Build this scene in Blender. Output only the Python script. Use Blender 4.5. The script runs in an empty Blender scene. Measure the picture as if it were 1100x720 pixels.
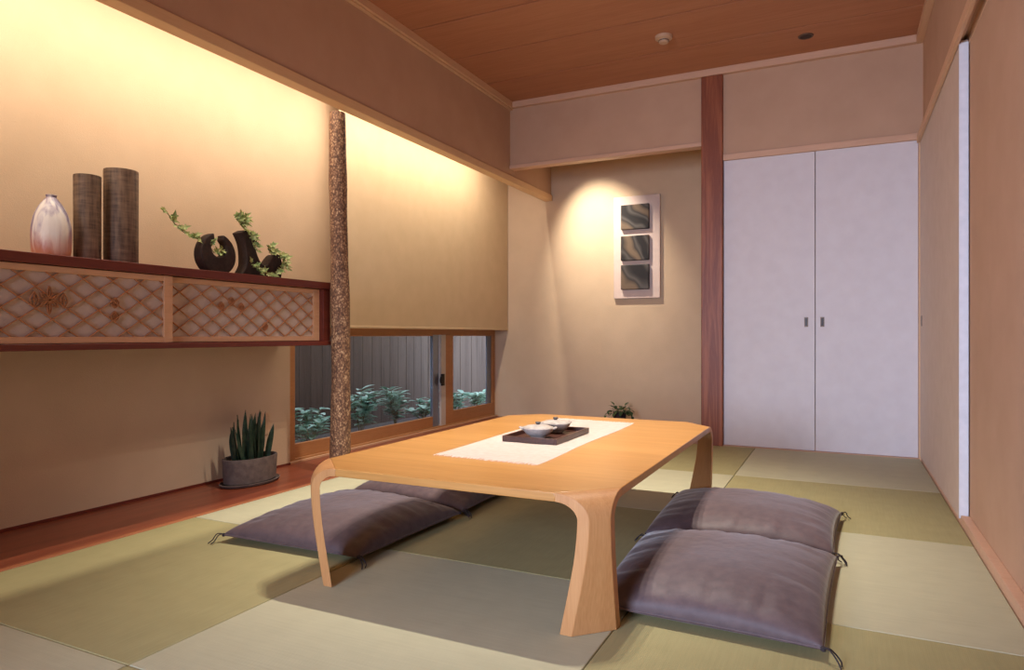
import bpy, bmesh, math, random
from mathutils import Vector, Matrix
random.seed(7)
scn = bpy.context.scene
C = scn.collection
PI = math.pi

# ------------------------------------------------------------------ helpers
def lin(c):
    c = c / 255.0
    return c / 12.92 if c <= 0.04045 else ((c + 0.055) / 1.055) ** 2.4
def rgb(r, g, b): return (lin(r), lin(g), lin(b), 1.0)

def new_mat(name):
    m = bpy.data.materials.new(name); m.use_nodes = True
    nt = m.node_tree; nt.nodes.clear()
    out = nt.nodes.new('ShaderNodeOutputMaterial')
    p = nt.nodes.new('ShaderNodeBsdfPrincipled')
    nt.links.new(p.outputs[0], out.inputs[0])
    return m, nt, p
def N(nt, t, **kw):
    n = nt.nodes.new(t)
    for k, v in kw.items():
        if hasattr(n, k) and k not in n.inputs: setattr(n, k, v)
        else: n.inputs[k].default_value = v
    return n
def ramp(nt, fac, stops):
    r = nt.nodes.new('ShaderNodeValToRGB'); e = r.color_ramp.elements
    while len(e) < len(stops): e.new(0.5)
    for i, (p, c) in enumerate(stops): e[i].position = p; e[i].color = c
    nt.links.new(fac, r.inputs[0]); return r.outputs[0]
def coords(nt, scale=(1, 1, 1), rot=(0, 0, 0)):
    tc = nt.nodes.new('ShaderNodeTexCoord'); mp = nt.nodes.new('ShaderNodeMapping')
    mp.inputs['Scale'].default_value = scale; mp.inputs['Rotation'].default_value = rot
    nt.links.new(tc.outputs['Object'], mp.inputs[0]); return mp.outputs[0]
def bump(nt, p, h, strength, dist=0.002):
    b = nt.nodes.new('ShaderNodeBump'); b.inputs['Strength'].default_value = strength
    b.inputs['Distance'].default_value = dist
    nt.links.new(h, b.inputs['Height']); nt.links.new(b.outputs[0], p.inputs['Normal'])

def noisy(name, c1, c2, scale=20, rough=0.8, bstr=0.0, bscale=None, stretch=(1, 1, 1), spec=0.3, bdist=0.002, **kw):
    m, nt, p = new_mat(name)
    v = coords(nt, stretch)
    n = N(nt, 'ShaderNodeTexNoise', Scale=scale, Detail=5.0); nt.links.new(v, n.inputs['Vector'])
    nt.links.new(ramp(nt, n.outputs['Fac'], [(0.3, c1), (0.7, c2)]), p.inputs['Base Color'])
    p.inputs['Roughness'].default_value = rough; p.inputs['Specular IOR Level'].default_value = spec
    if bstr:
        b = N(nt, 'ShaderNodeTexNoise', Scale=bscale or scale, Detail=3.0); nt.links.new(v, b.inputs['Vector'])
        bump(nt, p, b.outputs['Fac'], bstr, bdist)
    for k, val in kw.items(): p.inputs[k.replace('_', ' ')].default_value = val
    return m
def wood(name, c1, c2, axis='y', scale=1.0, rough=0.45, rings=8.0, spec=0.4, coat=0.0, bands=0.35):
    """grain runs along axis"""
    m, nt, p = new_mat(name)
    st = {'x': (0.06, 1, 1), 'y': (1, 0.06, 1), 'z': (1, 1, 0.06)}[axis]
    v = coords(nt, tuple(s * scale for s in st))
    n = N(nt, 'ShaderNodeTexNoise', Scale=rings, Detail=6.0, Roughness=0.6, Distortion=0.6); nt.links.new(v, n.inputs['Vector'])
    mul = N(nt, 'ShaderNodeMath', operation='MULTIPLY'); mul.inputs[1].default_value = 9.0
    nt.links.new(n.outputs['Fac'], mul.inputs[0])
    fr = N(nt, 'ShaderNodeMath', operation='PINGPONG'); fr.inputs[1].default_value = 1.0
    nt.links.new(mul.outputs[0], fr.inputs[0])
    fine = N(nt, 'ShaderNodeTexNoise', Scale=rings * 22, Detail=3.0); nt.links.new(v, fine.inputs['Vector'])
    mx = N(nt, 'ShaderNodeMix', data_type='FLOAT'); mx.inputs[0].default_value = bands
    nt.links.new(fine.outputs['Fac'], mx.inputs[2]); nt.links.new(fr.outputs[0], mx.inputs[3])
    nt.links.new(ramp(nt, mx.outputs[0], [(0.25, c1), (0.75, c2)]), p.inputs['Base Color'])
    p.inputs['Roughness'].default_value = rough; p.inputs['Specular IOR Level'].default_value = spec
    p.inputs['Coat Weight'].default_value = coat; p.inputs['Coat Roughness'].default_value = 0.25
    bump(nt, p, fine.outputs['Fac'], 0.06, 0.001)
    return m
def plain(name, c, rough=0.5, metal=0.0, spec=0.5):
    return noisy(name, c, tuple(x * 0.9 for x in c[:3]) + (1,), 30, rough, spec=spec, Metallic=metal)

def box(bm, x0, x1, y0, y1, z0, z1):
    vs = [bm.verts.new((x, y, z)) for x in (x0, x1) for y in (y0, y1) for z in (z0, z1)]
    for f in ((0, 1, 3, 2), (4, 6, 7, 5), (0, 4, 5, 1), (2, 3, 7, 6), (0, 2, 6, 4), (1, 5, 7, 3)):
        bm.faces.new([vs[i] for i in f])
def prism(bm, pts, fn, a, b):
    """pts: 2D outline; fn(p, t) -> 3D; caps at t=a and t=b"""
    A = [bm.verts.new(fn(p, a)) for p in pts]; B = [bm.verts.new(fn(p, b)) for p in pts]
    n = len(pts)
    for i in range(n): bm.faces.new((A[i], A[(i + 1) % n], B[(i + 1) % n], B[i]))
    bm.faces.new(A[::-1]); bm.faces.new(B)
def lathe(bm, prof, seg=32, c=(0, 0, 0), sx=1.0, sy=1.0, cap=True):
    rings = []
    for r, z in prof:
        rings.append([bm.verts.new((c[0] + r * sx * math.cos(2 * PI * i / seg), c[1] + r * sy * math.sin(2 * PI * i / seg), c[2] + z)) for i in range(seg)])
    for a, b in zip(rings, rings[1:]):
        for i in range(seg): bm.faces.new((a[i], a[(i + 1) % seg], b[(i + 1) % seg], b[i]))
    if cap:
        bm.faces.new(rings[0][::-1]); bm.faces.new(rings[-1])
def tube(bm, pts, rad, seg=8):
    pts = [Vector(p) for p in pts]; rings = []
    up = Vector((0, 0, 1)); prev = None
    for i, p in enumerate(pts):
        d = (pts[min(i + 1, len(pts) - 1)] - pts[max(i - 1, 0)]).normalized()
        if prev is None:
            a = d.cross(up)
            if a.length < 1e-3: a = d.cross(Vector((1, 0, 0)))
        else: a = prev - d * prev.dot(d)
        a.normalize(); b = d.cross(a); prev = a
        r = rad[i] if isinstance(rad, (list, tuple)) else rad
        rings.append([bm.verts.new(p + a * r * math.cos(2 * PI * k / seg) + b * r * math.sin(2 * PI * k / seg)) for k in range(seg)])
    for a, b in zip(rings, rings[1:]):
        for k in range(seg): bm.faces.new((a[k], a[(k + 1) % seg], b[(k + 1) % seg], b[k]))
    bm.faces.new(rings[0][::-1]); bm.faces.new(rings[-1])
def spline(pts, n=8):
    pts = [Vector(p) for p in pts]; out = []
    P = [2 * pts[0] - pts[1]] + pts + [2 * pts[-1] - pts[-2]]
    for i in range(1, len(P) - 2):
        a, b, c, d = P[i - 1], P[i], P[i + 1], P[i + 2]
        for k in range(n):
            t = k / n
            out.append(0.5 * ((2 * b) + (c - a) * t + (2 * a - 5 * b + 4 * c - d) * t * t + (3 * b - a - 3 * c + d) * t ** 3))
    out.append(pts[-1]); return out
def obj(name, bm, mat, parent=None, smooth=True, bev=0.0, angle=35, seg=2, local=False):
    """one mesh object; bm in world coordinates unless local"""
    if parent is not None and not local:
        bmesh.ops.translate(bm, verts=bm.verts, vec=-Vector(parent['_loc']))
    bmesh.ops.recalc_face_normals(bm, faces=bm.faces)
    me = bpy.data.meshes.new(name); bm.to_mesh(me); bm.free()
    me.materials.append(mat)
    if smooth:
        me.shade_smooth(); me.set_sharp_from_angle(angle=math.radians(angle))
    o = bpy.data.objects.new(name, me); C.objects.link(o)
    if bev:
        b = o.modifiers.new('bevel', 'BEVEL'); b.width = bev; b.segments = seg; b.limit_method = 'ANGLE'; b.angle_limit = math.radians(40)
    if parent is not None:
        o.parent = parent; o['_loc'] = parent['_loc']
    else: o['_loc'] = (0.0, 0.0, 0.0)
    return o
def thing(name, loc, label, cat, group=None):
    o = bpy.data.objects.new(name, None); C.objects.link(o); o.location = loc; o['_loc'] = tuple(loc)
    o.empty_display_size = 0.05
    return tag(o, label, cat, group)
def tag(o, label, cat, group=None):
    o['label'] = label; o['category'] = cat
    if group: o['group'] = group
    return o
def struct(name, bm, mat, parent=None, label=None, cat=None, **kw):
    o = obj(name, bm, mat, parent, **kw)
    if parent is None:
        o['kind'] = 'structure'
        if label: tag(o, label, cat)
    return o
def B(*boxes):
    bm = bmesh.new()
    for b in boxes: box(bm, *b)
    return bm

# ------------------------------------------------------------------ materials
M = {}
M['plaster'] = noisy('wall_plaster', rgb(207, 182, 153), rgb(213, 188, 159), 6, 0.9, 0.35, 260, spec=0.1, bdist=0.003)
M['plaster_room'] = noisy('room_plaster', rgb(199, 163, 135), rgb(205, 169, 141), 6, 0.9, 0.25, 240, spec=0.1, bdist=0.002)
M['ceiling'] = wood('ceiling_cedar', rgb(178, 120, 86), rgb(192, 134, 98), 'x', 1.0, 0.6, 5.0, 0.2, bands=0.25)
M['hinoki'] = wood('pale_cypress', rgb(218, 176, 138), rgb(228, 188, 150), 'y', 1.0, 0.5, 10, 0.3, bands=0.2)
M['beam'] = wood('lit_cypress_rail', rgb(226, 188, 142), rgb(234, 198, 154), 'y', 1.0, 0.5, 10, 0.3, bands=0.2)  # cypress lightened: bounce light on the rail's underside is put into the colour
M['hinoki_x'] = wood('pale_cypress_cross', rgb(212, 170, 140), rgb(222, 182, 152), 'x', 1.0, 0.5, 10, 0.3, bands=0.2)
M['pillar'] = wood('red_pine_pillar', rgb(132, 68, 40), rgb(164, 94, 58), 'z', 1.0, 0.45, 12, 0.4, bands=0.6)
M['board'] = wood('red_alcove_board', rgb(124, 60, 40), rgb(150, 78, 52), 'y', 1.0, 0.3, 8, 0.5, bands=0.4)
M['board_edge'] = wood('alcove_board_edge', rgb(168, 102, 68), rgb(186, 118, 80), 'y', 1.0, 0.4, 10, 0.4, bands=0.3)
M['table'] = wood('beech_table', rgb(182, 128, 66), rgb(200, 147, 82), 'x', 1.0, 0.32, 7, 0.5, coat=0.15, bands=0.3)
M['table_edge'] = wood('beech_leg', rgb(186, 132, 82), rgb(202, 150, 98), 'z', 1.0, 0.4, 12, 0.4, bands=0.25)
M['cabinet'] = wood('dark_red_cabinet', rgb(98, 40, 30), rgb(118, 52, 38), 'y', 1.0, 0.4, 10, 0.4, bands=0.3)
M['door_wood'] = wood('cedar_door_frame', rgb(214, 164, 124), rgb(226, 178, 138), 'y', 1.0, 0.5, 12, 0.3, bands=0.25)
M['lattice'] = wood('lattice_wood', rgb(188, 124, 80), rgb(204, 142, 98), 'y', 1.0, 0.5, 20, 0.3, bands=0.3)
M['paper'] = noisy('lattice_paper', rgb(198, 178, 164), rgb(206, 187, 174), 30, 0.9, 0.2, 200, spec=0.1)
M['white_door'] = noisy('white_door_paper', rgb(226, 219, 220), rgb(231, 225, 226), 14, 0.7, 0.15, 300, spec=0.2)
M['warm_lit_door'] = noisy('warm_lit_door_paper', rgb(214, 194, 178), rgb(220, 201, 186), 14, 0.75, 0.15, 300, spec=0.2)  # white door paper with the warm bounce light painted in as beige
M['white_edge'] = plain('white_door_edge', rgb(232, 232, 238), 0.6)
M['win_wood'] = wood('window_frame_wood', rgb(180, 126, 80), rgb(196, 142, 94), 'y', 1.0, 0.45, 14, 0.4, bands=0.2)
M['alu'] = plain('aluminium_stile', rgb(150, 162, 182), 0.35, 0.6)
M['white_plastic'] = plain('white_plastic', rgb(218, 212, 206), 0.5)
M['dark_metal'] = plain('dark_bronze', rgb(52, 46, 44), 0.4, 0.7)
M['detector'] = plain('cream_plastic', rgb(206, 172, 140), 0.5)
M['pull'] = plain('bronze_pull', rgb(112, 92, 78), 0.45, 0.6)
M['cushion'] = noisy('satin_cushion', rgb(86, 71, 74), rgb(100, 83, 84), 40, 0.56, 0.2, 22, stretch=(1, 1, 1), spec=0.35, bdist=0.012, Sheen_Weight=0.3, Sheen_Roughness=0.35)
M['cord'] = plain('dark_cord', rgb(48, 40, 44), 0.8)
M['runner'] = noisy('white_linen', rgb(238, 228, 220), rgb(246, 238, 232), 60, 0.9, 0.4, 300, spec=0.1)
M['tray'] = wood('dark_tray', rgb(62, 36, 30), rgb(82, 50, 40), 'y', 1.0, 0.35, 12, 0.5, bands=0.4)
M['glaze'] = noisy('grey_glaze', rgb(156, 148, 142), rgb(190, 182, 175), 60, 0.35, 0.1, spec=0.5)
M['dark_glaze'] = noisy('dark_foot', rgb(70, 66, 66), rgb(100, 96, 94), 60, 0.4, 0.1)
M['clay'] = noisy('black_clay', rgb(44, 32, 28), rgb(58, 44, 38), 60, 0.7, 0.2, 120, spec=0.25)
M['pot_grey'] = noisy('grey_pot', rgb(92, 80, 76), rgb(112, 98, 92), 40, 0.8, 0.3, 150, spec=0.2)
M['pot_dark'] = noisy('dark_pot', rgb(50, 42, 46), rgb(64, 54, 58), 40, 0.6, 0.1)
M['soil'] = noisy('soil', rgb(52, 40, 32), rgb(74, 58, 46), 120, 0.95, 0.5)
M['snake'] = noisy('sansevieria_leaf', rgb(26, 42, 33), rgb(50, 68, 50), 18, 0.45, stretch=(1, 1, 3))
M['leaf'] = noisy('green_leaf', rgb(40, 66, 38), rgb(78, 104, 56), 40, 0.5)
M['ivy'] = noisy('variegated_ivy', rgb(84, 124, 64), rgb(214, 220, 150), 34, 0.5)
M['ivy_stem'] = plain('ivy_stem', rgb(120, 110, 64), 0.7)
M['shrub'] = noisy('shrub_leaf', rgb(120, 184, 158), rgb(222, 238, 226), 14, 0.4)
M['fence'] = wood('fence_board', rgb(92, 78, 72), rgb(114, 98, 90), 'z', 1.0, 0.8, 9, 0.2, bands=0.4)
M['earth'] = noisy('garden_earth', rgb(70, 64, 62), rgb(104, 98, 98), 60, 0.95, 0.5, 90)
M['art_board'] = noisy('art_board', rgb(214, 192, 182), rgb(221, 200, 190), 20, 0.8, 0.1, 200)
M['screen_cloth'] = noisy('blind_cloth', rgb(206, 183, 149), rgb(212, 189, 156), 8, 0.9, 0.2, 300, spec=0.1)

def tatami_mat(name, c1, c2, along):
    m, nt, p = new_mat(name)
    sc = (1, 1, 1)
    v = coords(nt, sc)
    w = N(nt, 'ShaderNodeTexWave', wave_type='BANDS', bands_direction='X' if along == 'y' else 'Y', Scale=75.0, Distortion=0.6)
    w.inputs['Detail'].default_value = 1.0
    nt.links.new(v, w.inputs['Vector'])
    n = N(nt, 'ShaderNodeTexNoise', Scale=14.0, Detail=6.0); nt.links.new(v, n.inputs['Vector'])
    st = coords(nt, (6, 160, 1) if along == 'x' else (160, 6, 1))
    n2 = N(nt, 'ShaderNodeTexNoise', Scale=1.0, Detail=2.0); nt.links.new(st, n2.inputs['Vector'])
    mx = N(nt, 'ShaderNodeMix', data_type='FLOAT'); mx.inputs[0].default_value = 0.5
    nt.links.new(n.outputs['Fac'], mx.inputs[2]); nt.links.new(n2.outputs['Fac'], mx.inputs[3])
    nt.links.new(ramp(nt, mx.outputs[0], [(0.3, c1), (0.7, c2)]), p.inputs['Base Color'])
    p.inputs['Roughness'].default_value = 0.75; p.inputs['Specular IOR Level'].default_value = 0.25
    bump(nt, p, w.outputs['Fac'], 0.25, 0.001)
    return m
M['tatami_a'] = tatami_mat('tatami_sheen_light', rgb(182, 179, 150), rgb(193, 190, 160), 'x')  # sheen that turns with weave direction is painted as two mat tints
M['tatami_b'] = tatami_mat('tatami_sheen_dark', rgb(160, 153, 110), rgb(171, 163, 119), 'y')

def glass_mat():
    m = bpy.data.materials.new('window_glass'); m.use_nodes = True; nt = m.node_tree; nt.nodes.clear()
    out = nt.nodes.new('ShaderNodeOutputMaterial'); mix = nt.nodes.new('ShaderNodeMixShader')
    t = nt.nodes.new('ShaderNodeBsdfTransparent'); t.inputs[0].default_value = (0.93, 0.95, 0.97, 1)
    g = nt.nodes.new('ShaderNodeBsdfGlossy'); g.inputs['Roughness'].default_value = 0.02
    lw = nt.nodes.new('ShaderNodeLayerWeight'); lw.inputs[0].default_value = 0.5
    pw = nt.nodes.new('ShaderNodeMath'); pw.operation = 'POWER'; pw.inputs[1].default_value = 5.0
    ma = nt.nodes.new('ShaderNodeMath'); ma.operation = 'MULTIPLY_ADD'; ma.inputs[1].default_value = 0.6; ma.inputs[2].default_value = 0.03
    nt.links.new(lw.outputs['Facing'], pw.inputs[0]); nt.links.new(pw.outputs[0], ma.inputs[0])
    nt.links.new(ma.outputs[0], mix.inputs[0]); nt.links.new(t.outputs[0], mix.inputs[1]); nt.links.new(g.outputs[0], mix.inputs[2])
    nt.links.new(mix.outputs[0], out.inputs[0]); return m
M['glass'] = glass_mat()

def bark_mat():
    m, nt, p = new_mat('log_bark')
    v = coords(nt, (1, 1, 0.7))
    vo = N(nt, 'ShaderNodeTexVoronoi', Scale=120.0); nt.links.new(v, vo.inputs['Vector'])
    n = N(nt, 'ShaderNodeTexNoise', Scale=42.0, Detail=8.0, Roughness=0.75); nt.links.new(v, n.inputs['Vector'])
    mx = N(nt, 'ShaderNodeMix', data_type='FLOAT'); mx.inputs[0].default_value = 0.7
    nt.links.new(vo.outputs['Distance'], mx.inputs[2]); nt.links.new(n.outputs['Fac'], mx.inputs[3])
    nt.links.new(ramp(nt, mx.outputs[0], [(0.36, rgb(204, 170, 132)), (0.46, rgb(142, 104, 76)), (0.60, rgb(88, 60, 46))]), p.inputs['Base Color'])
    p.inputs['Roughness'].default_value = 0.7
    bump(nt, p, mx.outputs[0], 0.8, 0.006)
    return m
M['bark'] = bark_mat()
def woven_mat():
    m, nt, p = new_mat('woven_dark_vase')
    v = coords(nt, (1, 1, 0.12)); n = N(nt, 'ShaderNodeTexNoise', Scale=70.0, Detail=3.0); nt.links.new(v, n.inputs['Vector'])
    v2 = coords(nt, (0.15, 0.15, 1)); n2 = N(nt, 'ShaderNodeTexNoise', Scale=110.0, Detail=3.0); nt.links.new(v2, n2.inputs['Vector'])
    mx = N(nt, 'ShaderNodeMix', data_type='FLOAT'); mx.inputs[0].default_value = 0.4
    nt.links.new(n.outputs['Fac'], mx.inputs[2]); nt.links.new(n2.outputs['Fac'], mx.inputs[3])
    nt.links.new(ramp(nt, mx.outputs[0], [(0.32, rgb(62, 44, 36)), (0.68, rgb(138, 112, 90))]), p.inputs['Base Color'])
    p.inputs['Roughness'].default_value = 0.6
    bump(nt, p, mx.outputs[0], 0.3, 0.002)
    return m
M['woven'] = woven_mat()
def bottle_mat():
    m, nt, p = new_mat('streaked_white_glaze')
    v = coords(nt, (1, 1, 0.18)); n = N(nt, 'ShaderNodeTexNoise', Scale=28.0, Detail=4.0, Distortion=0.8); nt.links.new(v, n.inputs['Vector'])
    streak = ramp(nt, n.outputs['Fac'], [(0.42, rgb(140, 128, 152)), (0.50, rgb(196, 188, 196)), (0.60, rgb(232, 226, 220)), (0.75, rgb(240, 236, 230))])
    tc = N(nt, 'ShaderNodeTexCoord'); sp = N(nt, 'ShaderNodeSeparateXYZ'); nt.links.new(tc.outputs['Object'], sp.inputs[0])
    ad = N(nt, 'ShaderNodeMath', operation='MULTIPLY_ADD'); ad.inputs[1].default_value = 0.12; 
    nt.links.new(n.outputs['Fac'], ad.inputs[0]); nt.links.new(sp.outputs['Z'], ad.inputs[2])
    mr = N(nt, 'ShaderNodeMapRange'); mr.inputs[1].default_value = 0.07; mr.inputs[2].default_value = 0.16; mr.inputs[3].default_value = 0.85; mr.inputs[4].default_value = 0.0
    nt.links.new(ad.outputs[0], mr.inputs[0])
    mx = N(nt, 'ShaderNodeMix', data_type='RGBA'); nt.links.new(mr.outputs[0], mx.inputs[0])
    nt.links.new(streak, mx.inputs[6]); mx.inputs[7].default_value = rgb(206, 128, 84)
    nt.links.new(mx.outputs[2], p.inputs['Base Color']); p.inputs['Roughness'].default_value = 0.4
    return m
M['bottle'] = bottle_mat()
def tile_mat():
    m, nt, p = new_mat('swirled_tile')
    tc = N(nt, 'ShaderNodeTexCoord'); oi = N(nt, 'ShaderNodeObjectInfo')
    sc_ = N(nt, 'ShaderNodeVectorMath', operation='SCALE'); cx = N(nt, 'ShaderNodeCombineXYZ')
    sc_.inputs['Scale'].default_value = 1.0
    nt.links.new(oi.outputs['Location'], sc_.inputs[0])
    ad = N(nt, 'ShaderNodeVectorMath', operation='MULTIPLY_ADD'); ad.inputs[1].default_value = (1, 1, 7.3)
    nt.links.new(sc_.outputs[0], ad.inputs[0]); nt.links.new(tc.outputs['Object'], ad.inputs[2])
    w = N(nt, 'ShaderNodeTexWave', wave_type='BANDS', bands_direction='DIAGONAL', Scale=2.2, Distortion=7.0, Detail=2.0)
    w.inputs['Detail Scale'].default_value = 1.2; nt.links.new(ad.outputs[0], w.inputs['Vector'])
    nt.links.new(ramp(nt, w.outputs['Fac'], [(0.1, rgb(40, 37, 37)), (0.45, rgb(84, 79, 76)), (0.7, rgb(56, 51, 49)), (0.97, rgb(110, 93, 77))]), p.inputs['Base Color'])
    p.inputs['Roughness'].default_value = 0.5; p.inputs['Specular IOR Level'].default_value = 0.25
    bump(nt, p, w.outputs['Fac'], 0.5, 0.004)
    return m
M['tile'] = tile_mat()

# ------------------------------------------------------------------ room dimensions
XR, XD, XW, XB = 0.40, -2.248, -2.76, -2.66        # right door face, drop wall, bay wall, blind
YB, YA, YF = 4.59, 5.39, -1.7                      # back plane, alcove back, wall behind camera
ZC = 2.455

# floor under the mats
struct('floor', B((-2.305, 0.43, YF, YB, -0.06, -0.04)), M['board_edge'])
# tatami mats: three columns by five rows
cols = [(-2.305, -1.403), (-1.403, -0.505), (-0.505, 0.40)]
rows = [(-0.93, 0.08), (0.08, 0.97), (0.97, 1.875), (1.875, 2.77), (2.77, 3.645), (3.645, 4.588)]
mlabels = {
    (0, 1): 'square tatami mat cut by the bottom left corner of the photo',
    (1, 1): 'pale square tatami mat at the bottom edge, in front of the low table',
    (0, 2): 'olive square tatami mat left of the near left table leg, along the red board',
    (1, 2): 'pale blue-grey square tatami mat under the near end of the low table',
    (2, 2): 'olive square tatami mat in front of the nearest floor cushion',
    (0, 3): 'pale square tatami mat under the brown cushions by the window',
    (1, 3): 'dark olive square tatami mat under the middle of the low table',
    (2, 3): 'pale square tatami mat under the two right-hand cushions by the pink wall',
    (0, 4): 'olive square tatami mat behind the low table beside the window board',
    (1, 4): 'pale square tatami mat around the far right table leg',
    (2, 4): 'olive square tatami mat behind the right cushions, beside the sliding door edge',
    (0, 5): 'pale square tatami mat in the far corner beside the picture alcove',
    (1, 5): 'dark square tatami mat at the foot of the red pillar',
    (2, 5): 'pale greyish tatami mat directly in front of the white closet doors',
}
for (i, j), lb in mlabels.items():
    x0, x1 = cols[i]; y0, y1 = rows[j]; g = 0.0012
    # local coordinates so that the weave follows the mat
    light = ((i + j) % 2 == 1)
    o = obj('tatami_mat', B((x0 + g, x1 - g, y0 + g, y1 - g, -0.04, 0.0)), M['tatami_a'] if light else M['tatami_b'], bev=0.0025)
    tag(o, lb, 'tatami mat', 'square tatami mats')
# red alcove board along the left bay and behind
struct('floor_alcove', B((-2.82, -2.332, YF, YA, -0.05, 0.0), (-2.332, -0.80, 4.592, YA, -0.05, 0.0)), M['board'], bev=0.002)
struct('trim_1', B((-2.332, -2.306, YF, 4.59, -0.05, 0.001)), M['board_edge'], bev=0.002)

# left bay wall, with the low window opening (Y 2.86..5.39, Z 0..0.76)
WT = 0.12
struct('wall_left', B((XW - WT, XW, YF, 2.86, -0.05, 2.45), (XW - WT, XW, 2.86, YA, 0.765, 2.45)), M['plaster'], smooth=False)
struct('baseboard_left', B((XW, XW + 0.004, YF, 2.86, 0.0, 0.012)), M['cabinet'], smooth=False)
# alcove back wall, side wall behind pillar
struct('wall_alcove', B((XW - WT, -0.70, YA, YA + 0.08, -0.05, 2.45)), M['plaster'], smooth=False)
struct('wall_alcove_side', B((-0.79, -0.75, 4.67, YA, -0.05, 2.45)), M['plaster'], smooth=False)
# drop wall with its cypress rail
struct('wall_drop', B((XD - 0.05, XD, YF, YA, 1.91, ZC)), M['plaster_room'], smooth=False)
struct('trim_2', B((XD - 0.058, XD + 0.012, YF, YA, 1.866, 1.914)), M['beam'], bev=0.003)
# hanging wall in front of the picture alcove
struct('wall_hanging', B((XD, -0.83, YB, YB + 0.06, 1.985, ZC)), M['plaster_room'], smooth=False)
struct('trim_3', B((XD, -0.83, YB - 0.012, YB + 0.065, 1.963, 1.990)), M['hinoki_x'], bev=0.002)
# closet wall over the doors
struct('wall_back', B((-0.71, 0.43, YB, YB + 0.06, 1.88, ZC), (-0.71, 0.50, YB + 0.06, YB + 0.10, -0.05, 1.9)), M['plaster_room'], smooth=False)
struct('trim_4', B((-0.703, 0.404, YB - 0.014, YB + 0.04, 1.853, 1.892)), M['hinoki_x'], bev=0.002)
struct('trim_5', B((0.392, 0.43, YB - 0.012, YB + 0.04, 0.0, 1.853)), M['hinoki'], bev=0.002)
struct('trim_6', B((-0.703, 0.392, YB - 0.014, YB + 0.04, -0.02, 0.004)), M['hinoki_x'], bev=0.001)
# right wall
struct('wall_right', B((0.4315, 0.56, YF, 3.088, -0.05, 1.9), (0.47, 0.56, 3.06, YB + 0.1, -0.05, 1.9), (0.415, 0.56, YF, YB + 0.1, 1.87, ZC)), M['plaster_room'], smooth=False)
struct('trim_7', B((0.382, 0.398, YF, YB - 0.015, 1.832, 1.872), (0.398, 0.415, YF, YB - 0.015, 1.858, 1.872), (0.4305, 0.45, YF, YB - 0.015, 1.832, 1.872)), M['hinoki'], bev=0.0015)
struct('baseboard_right', B((0.402, 0.4325, YF, 3.085, -0.02, 0.032), (0.402, 0.47, 3.085, YB - 0.02, -0.02, 0.014)), M['hinoki_x'], bev=0.003)
# wall behind the camera with an unseen window added for the fill lamp
struct('wall_front', B((-2.85, -1.65, YF - 0.1, YF, -0.05, ZC), (-0.47, 0.56, YF - 0.1, YF, -0.05, ZC), (-1.65, -0.47, YF - 0.1, YF, -0.05, 0.35), (-1.65, -0.47, YF - 0.1, YF, 1.95, ZC)), M['plaster_room'], smooth=False)
w2 = struct('added_window', B((-1.65, -1.61, YF - 0.06, YF - 0.02, 0.35, 1.95), (-0.51, -0.47, YF - 0.06, YF - 0.02, 0.35, 1.95), (-1.61, -0.51, YF - 0.06, YF - 0.02, 0.35, 0.39), (-1.61, -0.51, YF - 0.06, YF - 0.02, 1.91, 1.95), (-1.08, -1.04, YF - 0.055, YF - 0.025, 0.39, 1.91)), M['hinoki'], bev=0.002)
obj('shoji_blocker', B((-1.62, -0.50, YF - 0.052, YF - 0.05, 0.36, 1.94)), M['white_door'], w2, smooth=False)  # opaque panel added to keep sky light out of the opening
# ceiling of single boards, seams across the room
bm = bmesh.new(); y = 3.24 - 0.46 * 11
while y < YB:
    y1 = min(y + 0.46, YB + 0.03)
    box(bm, XD - 0.02, 0.45, y + 0.005, y1 - 0.005, ZC, ZC + 0.02); y += 0.46
box(bm, -2.9, 0.6, YF - 0.1, YB + 0.06, ZC + 0.02, ZC + 0.06)
struct('ceiling', bm, M['ceiling'], bev=0.002)
struct('ceiling_alcove', B((-2.9, XD - 0.05, YF - 0.1, YA + 0.1, 2.40, 2.44), (XD - 0.05, -0.70, YB + 0.06, YA + 0.1, 2.40, 2.44)), M['plaster_room'], smooth=False)
# cornices
struct('trim_8', B((XD, XD + 0.036, YF, YB, 2.411, ZC), (XD, XD + 0.022, YF, YB, 2.400, 2.411)), M['hinoki'], bev=0.002)
struct('trim_9', B((XD + 0.036, 0.379, YB - 0.036, YB, 2.411, ZC)), M['hinoki_x'], bev=0.002)
struct('trim_10', B((0.379, 0.415, YF, YB, 2.411, ZC)), M['hinoki'], bev=0.002)
# red pine pillar
struct('pillar', B((-0.839, -0.704, YB - 0.03, YB + 0.10, -0.03, 2.411)), M['pillar'], None, 'square red pine pillar with wavy grain between alcove and white closet doors', 'pillar', bev=0.004)

# natural log post
bm = bmesh.new(); pts = []; rad = []
for k in range(30):
    t = k / 29; z = t * 1.868
    pts.append((-2.346 + 0.006 * math.sin(3 * t + 1) - 0.004, 2.783 + 0.007 * math.sin(5 * t), z))
    rad.append(0.052 - 0.010 * t + 0.0018 * math.sin(17 * t) + 0.001 * math.sin(41 * t))
pts[0] = (pts[0][0], pts[0][1], 0.0005)
tube(bm, pts, rad, 28)
struct('log_post', bm, M['bark'], None, 'round natural log post with speckled bark at the end of the hanging cabinet', 'post', angle=80)

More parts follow.
